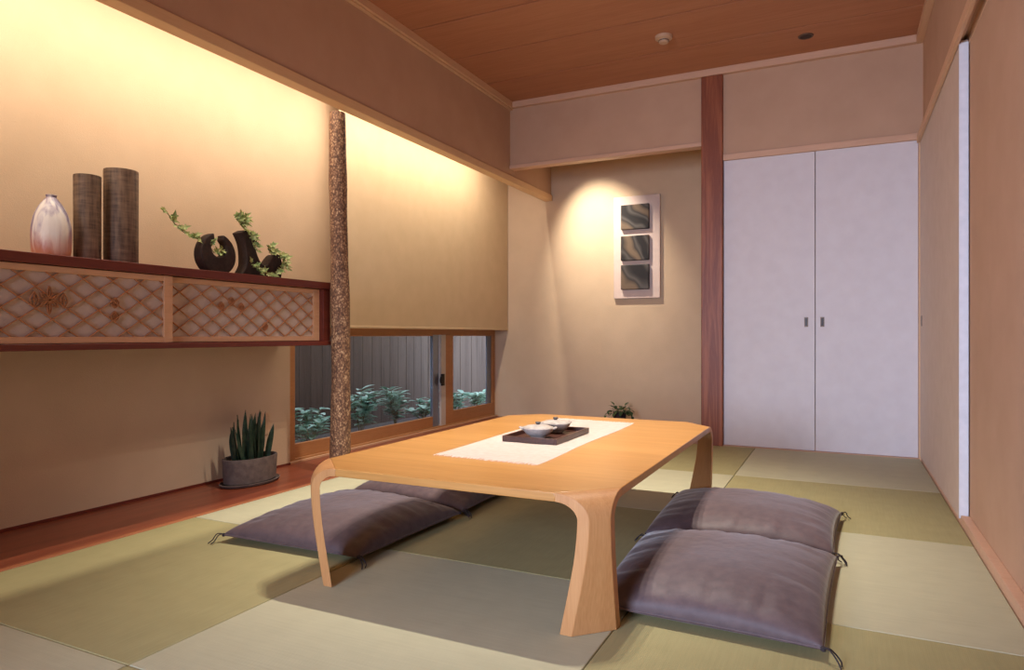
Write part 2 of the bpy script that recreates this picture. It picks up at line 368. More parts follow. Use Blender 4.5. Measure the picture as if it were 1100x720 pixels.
# ------------------------------------------------------------------ closet doors
def slab_door(name, x0, x1, y0, y1, z0, z1, mat):
    return struct(name, B((x0, x1, y0, y1, z0, z1)), mat, bev=0.0015)
d = slab_door('door_1', -0.700, -0.158, 4.592, 4.615, 0.006, 1.852, M['white_door'])
dh = slab_door('door_2', -0.154, 0.391, 4.592, 4.615, 0.006, 1.852, M['white_door'])
def pull(parent, x, y, z, axis):
    bm = bmesh.new()
    w, h = 0.011, 0.030
    if axis == 'y':
        box(bm, x - w, x + w, y - 0.0025, y, z - h, z + h)
    else:
        box(bm, x - 0.0025, x, y - w, y + w, z - h, z + h)
    p = obj('pull_handle', bm, M['pull'], parent, bev=0.001)
    bm = bmesh.new()
    if axis == 'y': box(bm, x - w * .6, x + w * .6, y - 0.0032, y - 0.0024, z - h * .8, z + h * .8)
    else: box(bm, x - 0.0032, x - 0.0024, y - w * .6, y + w * .6, z - h * .8, z + h * .8)
    obj('recess', bm, M['dark_metal'], p, smooth=False)
pull(d, -0.207, 4.592, 0.80, 'y'); pull(dh, -0.116, 4.592, 0.80, 'y')
# sliding door on the right wall: face towards the room, white edge towards the camera
d3 = struct('door_3', B((0.400, 0.428, 3.102, 4.575, 0.018, 1.85)), M['warm_lit_door'], bev=0.001)
obj('door_edge', B((0.3985, 0.4295, 3.096, 3.106, 0.018, 1.84)), M['white_edge'], d3, bev=0.001)
pull(d3, 0.400, 4.49, 0.80, 'x')

# ------------------------------------------------------------------ low window
XG = -2.80
w1 = struct('window_1', B((-2.85, -2.775, 2.86, 2.915, 0.0, 0.765), (-2.85, -2.79, 5.335, YA, 0.0, 0.765), (-2.85, -2.785, 2.915, 5.335, 0.722, 0.765), (-2.85, -2.775, 2.915, 5.335, 0.0, 0.022)), M['win_wood'], bev=0.002)
s1 = obj('sash', B((-2.822, -2.80, 2.915, 4.385, 0.022, 0.100), (-2.822, -2.80, 2.915, 4.385, 0.712, 0.722)), M['win_wood'], w1, bev=0.002)
obj('glass', B((-2.816, -2.812, 2.915, 4.385, 0.098, 0.714)), M['glass'], s1, smooth=False)
obj('stile', B((-2.824, -2.80, 4.385, 4.475, 0.022, 0.722)), M['alu'], s1, bev=0.003)
s2 = obj('sash', B((-2.798, -2.785, 4.545, 4.66, 0.022, 0.722), (-2.798, -2.785, 5.325, 5.335, 0.022, 0.722), (-2.798, -2.785, 4.66, 5.325, 0.022, 0.122), (-2.798, -2.785, 4.66, 5.325, 0.712, 0.722)), M['win_wood'], w1, bev=0.002)
obj('glass', B((-2.794, -2.790, 4.655, 5.328, 0.118, 0.716)), M['glass'], s2, smooth=False)
obj('stile', B((-2.800, -2.783, 4.478, 4.545, 0.022, 0.722)), M['white_plastic'], s2, bev=0.002)
obj('stile', B((-2.81, -2.797, 5.25, 5.325, 0.11, 0.718)), M['alu'], s2, bev=0.002)
bm = bmesh.new(); box(bm, -2.783, -2.765, 4.47, 4.50, 0.33, 0.42)
prism(bm, [(math.cos(a) * .034, math.sin(a) * .034) for a in [-PI / 2 + PI * k / 10 for k in range(11)]], lambda p, t: (t, 4.475 - p[0], 0.375 + p[1]), -2.776, -2.766)
obj('latch', bm, M['dark_metal'], w1, bev=0.002)
struct('trim_11', B((-2.775, -2.763, 2.86, YA, 0.0, 0.012)), M['hinoki'], bev=0.001)
# roller blind in front of the window wall
rb = thing('roller_blind', (XB, 4.1, 0.765), 'cream roller blind pulled down over the wall right of the log post', 'blind')
obj('blind_cloth', B((XB - 0.002, XB, 3.15, 5.383, 0.772, 2.30)), M['screen_cloth'], rb, smooth=False)
obj('hem_bar', B((XB - 0.008, XB + 0.004, 3.15, 5.383, 0.760, 0.776)), M['screen_cloth'], rb, bev=0.003)
bm = bmesh.new(); tube(bm, [(XB - 0.03, 3.15, 2.32), (XB - 0.03, 5.383, 2.32)], 0.03, 16)
obj('roller_tube', bm, M['screen_cloth'], rb)

# ------------------------------------------------------------------ garden
struct('ground', B((-3.75, -2.90, 0.5, 9.5, -0.12, -0.04)), M['earth'], smooth=False)
fe = thing('board_fence', (-3.6, 5.0, -0.04), 'tall grey-brown board fence of upright planks outside the low window', 'fence')
bm = bmesh.new(); y = 1.0
while y < 9.4:
    w = 0.118 + 0.01 * random.random(); dx = 0.004 * random.random()
    box(bm, -3.60 - dx, -3.585 - dx, y, y + w - 0.004, -0.04, 1.7); y += w
obj('planks', bm, M['fence'], fe, bev=0.002)
obj('rail', B((-3.66, -3.606, 1.0, 9.4, 0.35, 0.43), (-3.66, -3.606, 1.0, 9.4, 1.3, 1.38)), M['fence'], fe)
def leaf_oval(bm, p, d, up, L, W, bend=0.2):
    d = d.normalized(); side = d.cross(up)
    if side.length < 1e-3: side = Vector((1, 0, 0))
    side.normalize(); nrm = side.cross(d).normalized()
    n = 5; prev = None
    for k in range(n + 1):
        t = k / n
        w = W * math.sin(PI * min(0.98, t * 0.94 + 0.03)) ** 0.8
        c = p + d * L * t - nrm * bend * L * t * t
        cur = (bm.verts.new(c - side * w + nrm * w * 0.25), bm.verts.new(c), bm.verts.new(c + side * w + nrm * w * 0.25))
        if prev:
            bm.faces.new((prev[0], prev[1], cur[1], cur[0])); bm.faces.new((prev[1], prev[2], cur[2], cur[1]))
        prev = cur
def shrub(y, x, h, spread, n, label, gz=-0.04):
    t = thing('shrub', (x, y, gz), label, 'shrub', 'shrubs outside the window')
    st = bmesh.new(); lf = bmesh.new()
    for k in range(n):
        a = random.random() * 2 * PI; r = spread * (0.3 + 0.7 * random.random())
        hh = h * (0.55 + 0.45 * random.random())
        top = Vector((x + r * math.cos(a) * 0.6, y + r * math.sin(a), gz + hh))
        path = spline([(x, y, gz), Vector((x, y, gz)).lerp(top, 0.5) + Vector((0, 0, 0.06 * hh / .3)), top], 5)
        tube(st, path, 0.0025, 5)
        for i, p in enumerate(path[3:]):
            for s in (0, 1):
                ang = random.random() * 2 * PI
                dr = Vector((math.cos(ang), math.sin(ang), 0.15 + 0.5 * random.random()))
                leaf_oval(lf, p, dr, Vector((0, 0, 1)), 0.065 + 0.035 * random.random(), 0.019 + 0.009 * random.random())
    obj('stems', st, M['ivy_stem'], t); obj('foliage', lf, M['shrub'], t, angle=180)
shrub(3.45, -3.15, 0.27, 0.24, 7, 'sparse low shrub outside the window, left of the log post')
shrub(3.98, -3.16, 0.40, 0.17, 10, 'tall leafy shrub seen through the glass just right of the log post')
shrub(4.44, -3.18, 0.36, 0.17, 9, 'bright leafy shrub in the middle of the large window pane')
shrub(4.88, -3.22, 0.20, 0.16, 7, 'short shrub low behind the latch stile of the window')
shrub(5.42, -3.20, 0.27, 0.24, 8, 'pale shrub behind the narrow right-hand window pane')
shrub(5.85, -3.24, 0.20, 0.22, 7, 'small low shrub at the far end of the narrow right-hand pane')

# ------------------------------------------------------------------ hanging cabinet
XC = -2.40; CY0, CY1 = 0.72, 2.775
cab = thing('hanging_cabinet', (XC, 1.8, 0.667), 'long dark red hanging cabinet with lattice sliding doors on the left wall', 'cabinet')
obj('top_board', B((XW + 0.003, XC + 0.012, CY0, CY1, 0.956, 0.991)), M['cabinet'], cab, bev=0.002)
obj('bottom_board', B((XW + 0.003, XC + 0.006, CY0, CY1, 0.667, 0.689)), M['cabinet'], cab, bev=0.002)
obj('end_panel', B((XW + 0.003, XC, 2.722, CY1, 0.689, 0.956)), M['cabinet'], cab, bev=0.002)
obj('end_panel', B((XW + 0.003, XC, CY0, CY0 + 0.03, 0.689, 0.956)), M['cabinet'], cab, bev=0.002)
obj('back_panel', B((XW + 0.003, XW + 0.015, CY0, CY1, 0.689, 0.956)), M['cabinet'], cab)
def lattice(parent, x, y0, y1, z0, z1, py, pz, oy, oz, flowers):
    bm = bmesh.new(); w = 0.0013
    def bar(a, b, ww=w, dx=0.0):
        d = Vector((0, b[0] - a[0], b[1] - a[1])); L = d.length
        if L < 0.004: return
        d /= L; s = Vector((0, -d.z, d.y)) * ww
        A = Vector((0, a[0], a[1])); Bv = Vector((0, b[0], b[1]))
        q = [A - s, Bv - s, Bv + s, A + s]
        lo = [bm.verts.new((x - 0.007 + dx, v.y, v.z)) for v in q]; hi = [bm.verts.new((x + dx, v.y, v.z)) for v in q]
        for i in range(4): bm.faces.new((lo[i], lo[(i + 1) % 4], hi[(i + 1) % 4], hi[i]))
        bm.faces.new(lo); bm.faces.new(hi)
    m = pz / py
    for sgn in (1, -1):
        for k in range(-60, 60):
            # z = oz + sgn*m*(y-oy) + k*pz
            pts = []
            f = lambda y: oz + sgn * m * (y - oy) + k * pz
            g = lambda z: oy + (z - oz - k * pz) * sgn / m
            for yy in (y0, y1):
                if z0 <= f(yy) <= z1: pts.append((yy, f(yy)))
            for zz in (z0, z1):
                if y0 < g(zz) < y1: pts.append((g(zz), zz))
            if len(pts) >= 2:
                pts.sort(); bar(pts[0], pts[-1], w, 0.0006 if sgn > 0 else 0.0)
    obj('lattice', bm, M['lattice'], parent, smooth=False)
    # small inlaid flower figures
    fw = 0.0007
    def petal(cy, cz, dy, dz, L, W, line=True):
        n = 6; A = []; Bq = []
        for k in range(n + 1):
            t = k / n; o = W * math.sin(PI * t)
            A.append((cy + dy * L * t - dz * o, cz + dz * L * t + dy * o)); Bq.append((cy + dy * L * t + dz * o, cz + dz * L * t - dy * o))
        for P in (A, Bq):
            for u, v in zip(P, P[1:]): bar(u, v, fw, 0.0012)
        if line: bar((cy, cz), (cy + dy * L, cz + dz * L), fw, 0.0012)
    for (cy, cz, big) in flowers:
        bm = bmesh.new()
        if big:
            for k in range(8):
                a = PI / 4 * k; L = 0.056 if k % 2 == 0 else 0.040
                petal(cy, cz, math.cos(a) * 1.0, math.sin(a) * 0.86, L, 0.009)
            for sy in (-1, 1): petal(cy + sy * 0.048, cz - 0.026, 0, 1, 0.052, 0.013)
        else:
            petal(cy, cz - 0.020, 0, 1, 0.040, 0.016); petal(cy, cz - 0.017, 0, 1, 0.034, 0.008, False)
        obj('flower_inlay', bm, M['lattice'], parent, smooth=False)
def cab_door(x, y0, y1, fl, fr, flowers, oy, oz):
    """fl, fr: widths of the left and right stiles"""
    d = obj('sliding_door', B((x - 0.018, x, y0, y0 + fl, 0.691, 0.954), (x - 0.018, x, y1 - fr, y1, 0.691, 0.954), (x - 0.018, x - 0.001, y0 + fl, y1 - fr, 0.691, 0.714), (x - 0.018, x - 0.001, y0 + fl, y1 - fr, 0.932, 0.954)), M['door_wood'], cab, bev=0.0015)
    obj('paper_panel', B((x - 0.016, x - 0.013, y0 + fl, y1 - fr, 0.713, 0.933)), M['paper'], d, smooth=False)
    lattice(d, x - 0.004, y0 + fl, y1 - fr, 0.714, 0.932, 0.106, 0.0727, oy, oz, flowers)
cab_door(XC - 0.004, CY0 + 0.03, 1.852, 0.04, 0.039, [(1.385, 0.838, 1), (1.615, 0.838, 0), (1.615, 0.788, 0)], 1.395, 0.845)
cab_door(XC - 0.026, 1.815, 2.722, 0.037, 0.043, [(2.11, 0.845, 0), (2.165, 0.868, 0), (2.22, 0.845, 0), (2.36, 0.76, 0)], 2.17, 0.859)
XS = -2.52; ZT = 0.991
# ------------------------------------------------------------------ things on the cabinet
bt = bmesh.new()
prof = [(0.056, 0.0), (0.063, 0.005), (0.066, 0.05), (0.067, 0.095), (0.062, 0.135), (0.050, 0.168), (0.034, 0.194), (0.022, 0.208), (0.017, 0.213), (0.016, 0.218), (0.020, 0.224), (0.015, 0.225), (0.012, 0.214), (0.010, 0.19)]
lathe(bt, prof, 10, (0, 0, 0))
for v in bt.verts:
    a = math.atan2(v.co.y, v.co.x); k = 1 + 0.035 * math.sin(5 * a + v.co.z * 9) * min(1, max(0, (0.2 - v.co.z) * 12)); v.co.x *= k; v.co.y *= k
bo = obj('bottle_vase', bt, M['bottle'], angle=22); bo.location = (XS, 1.455, ZT)
bo.modifiers.new('sub', 'SUBSURF').render_levels = 2
tag(bo, 'white bottle vase streaked lilac and orange, leftmost thing on the cabinet', 'vase')
def cyl_vase(y, r, h, label, sx=1.0):
    bm = bmesh.new()
    lathe(bm, [(r * .97, 0), (r, 0.006), (r * 1.0, h * .5), (r * 1.01, h - 0.006), (r, h), (r * .93, h), (r * .9, h - 0.02), (r * .88, 0.03)], 40, (0, 0, 0), sx, 1.0)
    o = obj('cylinder_vase', bm, M['woven'], angle=50); o.location = (XS, y, ZT); tag(o, label, 'vase', 'dark cylinder vases')
cyl_vase(1.583, 0.045, 0.318, 'narrower and shorter of the two dark brown cylinder vases on the cabinet')
cyl_vase(1.714, 0.060, 0.365, 'wider and taller of the two dark brown cylinder vases on the cabinet')

def arc(cy, cz, r, a0, a1, n, sy=1.0):
    return [(cy + sy * r * math.cos(a0 + (a1 - a0) * k / n), cz + r * math.sin(a0 + (a1 - a0) * k / n)) for k in range(n + 1)]
# ring shaped vase: disc with a round bite open at the top
R = 0.094; cz = 0.088
outer = arc(0, cz, R, math.radians(103), math.radians(360 + 73), 44)
outer = [(p[0], max(p[1], 0.0)) for p in outer]
inner = arc(0.003, cz + 0.028, 0.042, math.radians(360 + 58), math.radians(122), 32)
bm = bmesh.new()
prism(bm, outer + inner, lambda p, t: (t, p[0], p[1]), -0.028, 0.028)
for v in bm.verts: v.co.x *= 1 - 0.25 * max(0, (v.co.z - 0.05) / 0.13)
rv = obj('crescent_vase', bm, M['clay'], bev=0.006, seg=3, angle=50); rv.location = (XS, 2.155, ZT)
tag(rv, 'round black clay vase with a circular bite open at the top', 'vase')
# leaning horn shaped vase
pts2 = [(-0.148, 0.200), (-0.136, 0.182), (-0.122, 0.154), (-0.114, 0.117), (-0.112, 0.085), (-0.113, 0.057), (-0.124, 0.032), (-0.138, 0.003), (-0.06, 0.0), (0.02, 0.0), (0.094, 0.003), (0.107, 0.034), (0.110, 0.072), (0.102, 0.105), (0.088, 0.122), (0.068, 0.122), (0.044, 0.101), (0.022, 0.076), (0.001, 0.061), (-0.024, 0.071), (-0.046, 0.102), (-0.059, 0.140), (-0.052, 0.170), (-0.042, 0.194), (-0.080, 0.210), (-0.118, 0.216)]
pts2 = [(p.x, p.y) for p in spline([Vector((a, b, 0)) for a, b in pts2], 3)]
bm = bmesh.new(); prism(bm, pts2, lambda p, t: (t, p[0], max(p[1], 0)), -0.03, 0.03)
hv = obj('horn_vase', bm, M['clay'], bev=0.006, seg=3, angle=50); hv.location = (XS, 2.42, ZT)
tag(hv, 'leaning black horn shaped clay vase with ivy, beside the log post', 'vase')

IVY = [(0, -.05), (.22, -.28), (.5, -.22), (.42, .02), (.78, .30), (.36, .36), (.22, .62), (0, 1.0)]
IVY = IVY + [(-a, b) for a, b in IVY[-2:0:-1]]
def ivy_leaf(bm, p, d, up, s):
    d = d.normalized(); side = d.cross(up)
    if side.length < 1e-3: side = Vector((0, 1, 0))
    side.normalize(); n = side.cross(d).normalized()
    c = bm.verts.new(p + d * s * 0.3 - n * s * 0.08)
    vs = [bm.verts.new(p + (side * a * 0.62 + d * b) * s + n * abs(a) * s * 0.14) for a, b in IVY]
    for i in range(len(vs)): bm.faces.new((c, vs[i], vs[(i + 1) % len(vs)]))
def ivy_sprig(paths, label, s=0.026, group='ivy sprigs on the cabinet'):
    root = thing('ivy_sprig', paths[0][0], label, 'ivy', group)
    st = bmesh.new(); lf = bmesh.new()
    for path in paths:
        sp = spline(path, 6); tube(st, sp, 0.0016, 6)
        for i, p in enumerate(sp):
            if i == 0 or random.random() < 0.12: continue
            for q in range(1 + (random.random() < 0.25)):
                a = random.random() * 2 * PI
                d = Vector((0.45 + 0.3 * math.cos(a), math.sin(a), 0.55 * math.cos(a * 1.7) + 0.1))
                pp = p + d.normalized() * random.uniform(0.004, 0.022)
                tube(st, [p, pp], 0.0008, 4)
                ivy_leaf(lf, pp, d, Vector((1, -0.5 + random.random() * .6, 0.5)), s * (0.8 + 0.6 * random.random()))
    obj('stem', st, M['ivy_stem'], root); obj('leaves', lf, M['ivy'], root, smooth=False)
Z = lambda z: ZT + z
ivy_sprig([[(XS, 2.150, Z(0.094)), (XS + .005, 2.108, Z(0.128)), (XS + .0, 2.055, Z(0.150)), (XS, 1.99, Z(0.168)), (XS, 1.945, Z(0.20)), (XS - .01, 1.918, Z(0.245))],
           [(XS, 2.16, Z(0.094)), (XS, 2.185, Z(0.105)), (XS, 2.20, Z(0.118))]], 'pale ivy sprig arching left out of the round black vase', 0.026)
ivy_sprig([[(XS + .0, 2.330, Z(0.205)), (XS + .012, 2.312, Z(0.235)), (XS + .005, 2.300, Z(0.262)), (XS, 2.318, Z(0.285))], [(XS + .0, 2.345, Z(0.21)), (XS + .005, 2.285, Z(0.25)), (XS, 2.262, Z(0.272))],
           [(XS + .02, 2.33, Z(0.214)), (XS + .036, 2.325, Z(0.19)), (XS + .037, 2.335, Z(0.155)), (XS + .037, 2.362, Z(0.125))]], 'ivy sprig climbing the tall left horn of the leaning black vase', 0.029)
ivy_sprig([[(XS, 2.495, Z(0.118)), (XS + .02, 2.465, Z(0.14)), (XS + .02, 2.445, Z(0.162))], [(XS + .0, 2.50, Z(0.12)), (XS + .02, 2.535, Z(0.122)), (XS + .034, 2.545, Z(0.09)), (XS + .037, 2.51, Z(0.04))],
           [(XS + .037, 2.52, Z(0.05)), (XS + .037, 2.46, Z(0.022)), (XS + .037, 2.39, Z(0.030)), (XS + .037, 2.335, Z(0.058))]], 'ivy sprig trailing over the low right horn of the leaning black vase', 0.028)

# ------------------------------------------------------------------ snake plant on the red board
px, py = -2.60, 2.43
sp_ = thing('snake_plant', (px, py, 0.0005), 'dark snake plant in a grey oval pot on the red alcove board', 'potted plant')
bm = bmesh.new(); lathe(bm, [(0.125, 0.0005), (0.158, 0.004), (0.166, 0.014), (0.160, 0.016), (0.15, 0.010), (0.02, 0.009)], 40, (px, py, 0), 0.62, 1.0)
obj('saucer', bm, M['pot_grey'], sp_)
bm = bmesh.new(); lathe(bm, [(0.132, 0.012), (0.142, 0.016), (0.148, 0.10), (0.150, 0.128), (0.148, 0.131), (0.138, 0.131), (0.136, 0.112), (0.134, 0.06)], 40, (px, py, 0), 0.62, 1.0)
obj('pot', bm, M['pot_grey'], sp_)
bm = bmesh.new(); lathe(bm, [(0.135, 0.108), (0.07, 0.116), (0.01, 0.118)], 32, (px, py, 0), 0.62, 1.0); obj('soil', bm, M['soil'], sp_)
bm = bmesh.new()
for k in range(24):
    y = py - 0.095 + 0.19 * (k + 0.5) / 24 + random.uniform(-.008, .008); x = px + random.uniform(-.04, .04)
    h = random.uniform(0.15, 0.25) * (1 - 12 * (y - py) ** 2); lean = (y - py) * random.uniform(.1, .6); a = random.uniform(0, PI); w = random.uniform(.012, .017)
    prev = None
    for i in range(8):
        t = i / 7; ww = w * (1 - t ** 2.6) * (0.75 + 0.5 * t) + 0.0004
        tw = a + 0.5 * t
        c = Vector((x + 0.006 * math.sin(3 * t + k), y + lean * t, 0.112 + h * t)); sd = Vector((math.cos(tw), math.sin(tw), 0)); nn = Vector((-sd.y, sd.x, 0))
        cur = [bm.verts.new(c - sd * ww + nn * ww * .3), bm.verts.new(c - nn * 0.002), bm.verts.new(c + sd * ww + nn * ww * .3), bm.verts.new(c + nn * 0.002)]
        if prev:
            for q in range(4): bm.faces.new((prev[q], prev[(q + 1) % 4], cur[(q + 1) % 4], cur[q]))
        prev = cur
obj('foliage', bm, M['snake'], sp_, angle=60)
ot = thing('wall_outlet', (XW, 2.66, 0.25), 'beige wall outlet plate low behind the snake plant', 'outlet')
obj('cover_plate', B((XW, XW + 0.007, 2.625, 2.695, 0.19, 0.31)), M['detector'], ot, bev=0.002)
obj('socket', B((XW + 0.007, XW + 0.0085, 2.645, 2.675, 0.215, 0.285)), M['detector'], ot, bev=0.0005)

# ------------------------------------------------------------------ small plant in the picture alcove
px, py = -1.585, 5.20
tp = thing('potted_fern', (px, py, 0.0005), 'little dark potted plant on the floor of the picture alcove', 'potted plant')
bm = bmesh.new(); lathe(bm, [(0.040, 0.0005), (0.044, 0.004), (0.052, 0.10), (0.053, 0.112), (0.047, 0.112), (0.045, 0.095)], 28, (px, py, 0)); obj('pot', bm, M['pot_dark'], tp)
bm = bmesh.new(); lathe(bm, [(0.046, 0.098), (0.01, 0.102)], 20, (px, py, 0)); obj('soil', bm, M['soil'], tp)
bm = bmesh.new()
for k in range(46):
    a = random.random() * 2 * PI; e = random.uniform(0.1, 1.3)
    p = Vector((px + .03 * math.cos(a), py + .03 * math.sin(a), 0.10))
    d = Vector((math.cos(a) * math.cos(e), math.sin(a) * math.cos(e), math.sin(e)))
    q = p + d * random.uniform(.02, .07); tube(bm, [p, q], 0.001, 4)
    leaf_oval(bm, q, d + Vector((0, 0, -.3)), Vector((0, 0, 1)), random.uniform(.03, .05), .011, 0.5)
for a in (-0.3, -0.1, 3.3):
    path = spline([(px + .03 * math.cos(a), py + .03 * math.sin(a), .11), (px + .09 * math.cos(a), py + .09 * math.sin(a), .12), (px + .125 * math.cos(a), py + .125 * math.sin(a), .03)], 4)
    tube(bm, path, .001, 4)
    for p in path[3:]:
        for s in (0, 1):
            b = random.random() * 6.3; leaf_oval(bm, p, Vector((math.cos(b), math.sin(b), -.2)), Vector((0, 0, 1)), .035, .010, 0.4)
obj('foliage', bm, M['leaf'], tp, angle=180)

# ------------------------------------------------------------------ wall art
AX0, AX1 = -1.686, -1.306
art = thing('wall_art', (-1.497, YA, 1.43), 'pale upright board with three dark swirled tiles on the alcove wall', 'wall art')
obj('backing_board', B((AX0, AX1, YA - 0.026, YA - 0.002, 1.016, 1.840)), M['art_board'], art, bev=0.003)
for z in (1.668, 1.418, 1.185 + 0.0):
    bm = bmesh.new(); box(bm, -0.115, 0.115, -0.030, 0.0, -0.100, 0.100)
    t = obj('tile', bm, M['tile'], art, bev=0.006, seg=3, local=True)
    t.location = (-1.503 + 1.497, -0.026, z - 1.43)

# ------------------------------------------------------------------ ceiling devices
sd = thing('smoke_detector', (-0.938, 3.943, ZC), 'small round cream smoke detector on the wooden ceiling', 'smoke detector')
bm = bmesh.new(); lathe(bm, [(0.01, -0.040), (0.024, -0.040), (0.028, -0.036), (0.030, -0.022), (0.048, -0.016), (0.050, -0.004), (0.050, 0.0)], 28, (-0.938, 3.943, ZC)); obj('housing', bm, M['detector'], sd)
bm = bmesh.new(); lathe(bm, [(0.0305, -0.030), (0.0312, -0.028), (0.0305, -0.026)], 28, (-0.938, 3.943, ZC), cap=False); obj('vent_slot', bm, M['dark_metal'], sd)
dl = thing('recessed_downlight', (-0.196, 4.30, ZC), 'dark unlit recessed downlight in the wooden ceiling near the closet', 'downlight')
bm = bmesh.new(); lathe(bm, [(0.030, -0.001), (0.032, -0.005), (0.040, -0.005), (0.043, 0.0)], 32, (-0.196, 4.30, ZC), cap=False); obj('trim_ring', bm, M['pull'], dl)
bm = bmesh.new(); lathe(bm, [(0.0305, -0.0035), (0.024, -0.002), (0.005, -0.0015)], 32, (-0.196, 4.30, ZC)); obj('lens', bm, M['dark_metal'], dl)

# ------------------------------------------------------------------ low table
TX0, TX1, TY0, TY1, TZ = -1.425, -0.497, 1.52, 3.01, 0.340
tb = thing('low_table', ((TX0 + TX1) / 2, (TY0 + TY1) / 2, 0), 'low bentwood floor table with rounded legs in the middle of the tatami', 'table')
TCH = 0.128; TT = 0.022
def corner(cx, cy, sx, sy, t0, t1):
    """points on the two edge planes at offset t from the corner, going inwards"""
    return (cx + sx * t0, cy), (cx, cy + sy * t1)
poly = []
for (cx, cy, sx, sy, first) in ((TX0, TY0, 1, 1, 'y'), (TX1, TY0, -1, 1, 'x'), (TX1, TY1, -1, -1, 'y'), (TX0, TY1, 1, -1, 'x')):
    a, b = (cx + sx * TCH, cy), (cx, cy + sy * TCH)
    poly += [b, a] if first == 'y' else [a, b]
bm = bmesh.new(); prism(bm, poly, lambda p, t: (p[0], p[1], t), TZ - TT, TZ)
obj('tabletop', bm, M['table'], tb, bev=0.002)
def leg(cx, cy, sx, sy):
    # outer profile in (t, z): t = offset from the corner along either edge plane
    out = []
    r = 0.062
    for k in range(11):                       # roll from the top surface downwards
        a = PI / 2 * k / 10
        out.append((TCH - math.sin(a) * (TCH - 0.040), TZ - r + r * math.cos(a)))
    sp = spline([Vector((0.040, TZ - r, 0)), Vector((0.042, 0.24, 0)), Vector((0.049, 0.180, 0)), Vector((0.063, 0.106, 0)), Vector((0.085, 0.0006, 0))], 5)[1:]
    out += [(v.x, v.y) for v in sp]
    q = math.sqrt(2)
    inn = []
    for i, (t, z) in enumerate(out):
        a = out[max(i - 1, 0)]; b = out[min(i + 1, len(out) - 1)]
        dt, dz = (b[0] - a[0]) / q, b[1] - a[1]; L = math.hypot(dt, dz)
        n = (-dz / L, dt / L)                 # towards inside (larger t, lower z)
        if i == 0: n = (0, -1)
        inn.append((t + n[0] * TT * q, max(z + n[1] * TT, 0.0006)))
    inn[-1] = (out[-1][0] + TT * q, 0.0006)
    # rounder inner elbow
    bm = bmesh.new(); V = []
    for (t, z), (t2, z2) in zip(out, inn):
        V.append([bm.verts.new((cx + sx * t, cy, z)), bm.verts.new((cx, cy + sy * t, z)), bm.verts.new((cx, cy + sy * t2, z2)), bm.verts.new((cx + sx * t2, cy, z2))])
    for a, b in zip(V, V[1:]):
        for k in range(4): bm.faces.new((a[k], a[(k + 1) % 4], b[(k + 1) % 4], b[k]))
    bm.faces.new(V[0]); bm.faces.new(V[-1])
    obj('leg', bm, M['table_edge'], tb, bev=0.0015, angle=40)
for c_ in ((TX0, TY0, 1, 1), (TX1, TY0, -1, 1), (TX1, TY1, -1, -1), (TX0, TY1, 1, -1)): leg(*c_)

# runner, tray, pots
bm = bmesh.new(); nx, ny = 24, 60; g = []
rx0, rx1, ry0, ry1 = -1.165, -0.803, 1.835, 2.86
for j in range(ny + 1):
    row = []
    for i in range(nx + 1):
        u, v = i / nx, j / ny
        x = rx0 + (rx1 - rx0) * u + 0.004 * math.sin(v * 9 + u); y = ry0 + (ry1 - ry0) * v - 0.02 * (u - 0.5) + 0.002 * math.sin(u * 21)
        row.append(bm.verts.new((x, y, TZ + 0.0022 + 0.0006 * math.sin(u * 17 + v * 5))))
    g.append(row)
for j in range(ny):
    for i in range(nx): bm.faces.new((g[j][i], g[j][i + 1], g[j + 1][i + 1], g[j + 1][i]))
bmesh.ops.solidify(bm, geom=bm.faces[:], thickness=0.0016)
rn = tag(obj('table_runner', bm, M['runner'], angle=60), 'white fringed cloth runner lying lengthwise on the low table', 'table runner')
for yy, dr in ((ry0, -1), (ry1, 1)):
    bm = bmesh.new()
    for k in range(60):
        u = (k + .5) / 60; x = rx0 + (rx1 - rx0) * u + 0.004 * math.sin((0 if dr < 0 else 9) + u); y = yy - 0.02 * (u - .5) + 0.002 * math.sin(u * 21)
        L = random.uniform(.010, .018)
        tube(bm, [(x, y - dr * 0.002, TZ + .002), (x + random.uniform(-.003, .003), y + dr * L, TZ + .0012)], 0.0010, 4)
    obj('fringe', bm, M['runner'], rn)
tz = TZ + 0.0035
tr = thing('serving_tray', (-0.985, 2.32, tz), 'dark brown rectangular wooden tray on the white runner', 'tray')
tx0, tx1, ty0, ty1 = -1.088, -0.880, 2.158, 2.488
obj('tray_base', B((tx0 + .004, tx1 - .004, ty0 + .004, ty1 - .004, tz, tz + 0.006)), M['tray'], tr)
obj('rim', B((tx0, tx0 + .009, ty0, ty1, tz, tz + .020), (tx1 - .009, tx1, ty0, ty1, tz, tz + .020), (tx0 + .009, tx1 - .009, ty0, ty0 + .009, tz, tz + .020), (tx0 + .009, tx1 - .009, ty1 - .009, ty1, tz, tz + .020)), M['tray'], tr, bev=0.0012)
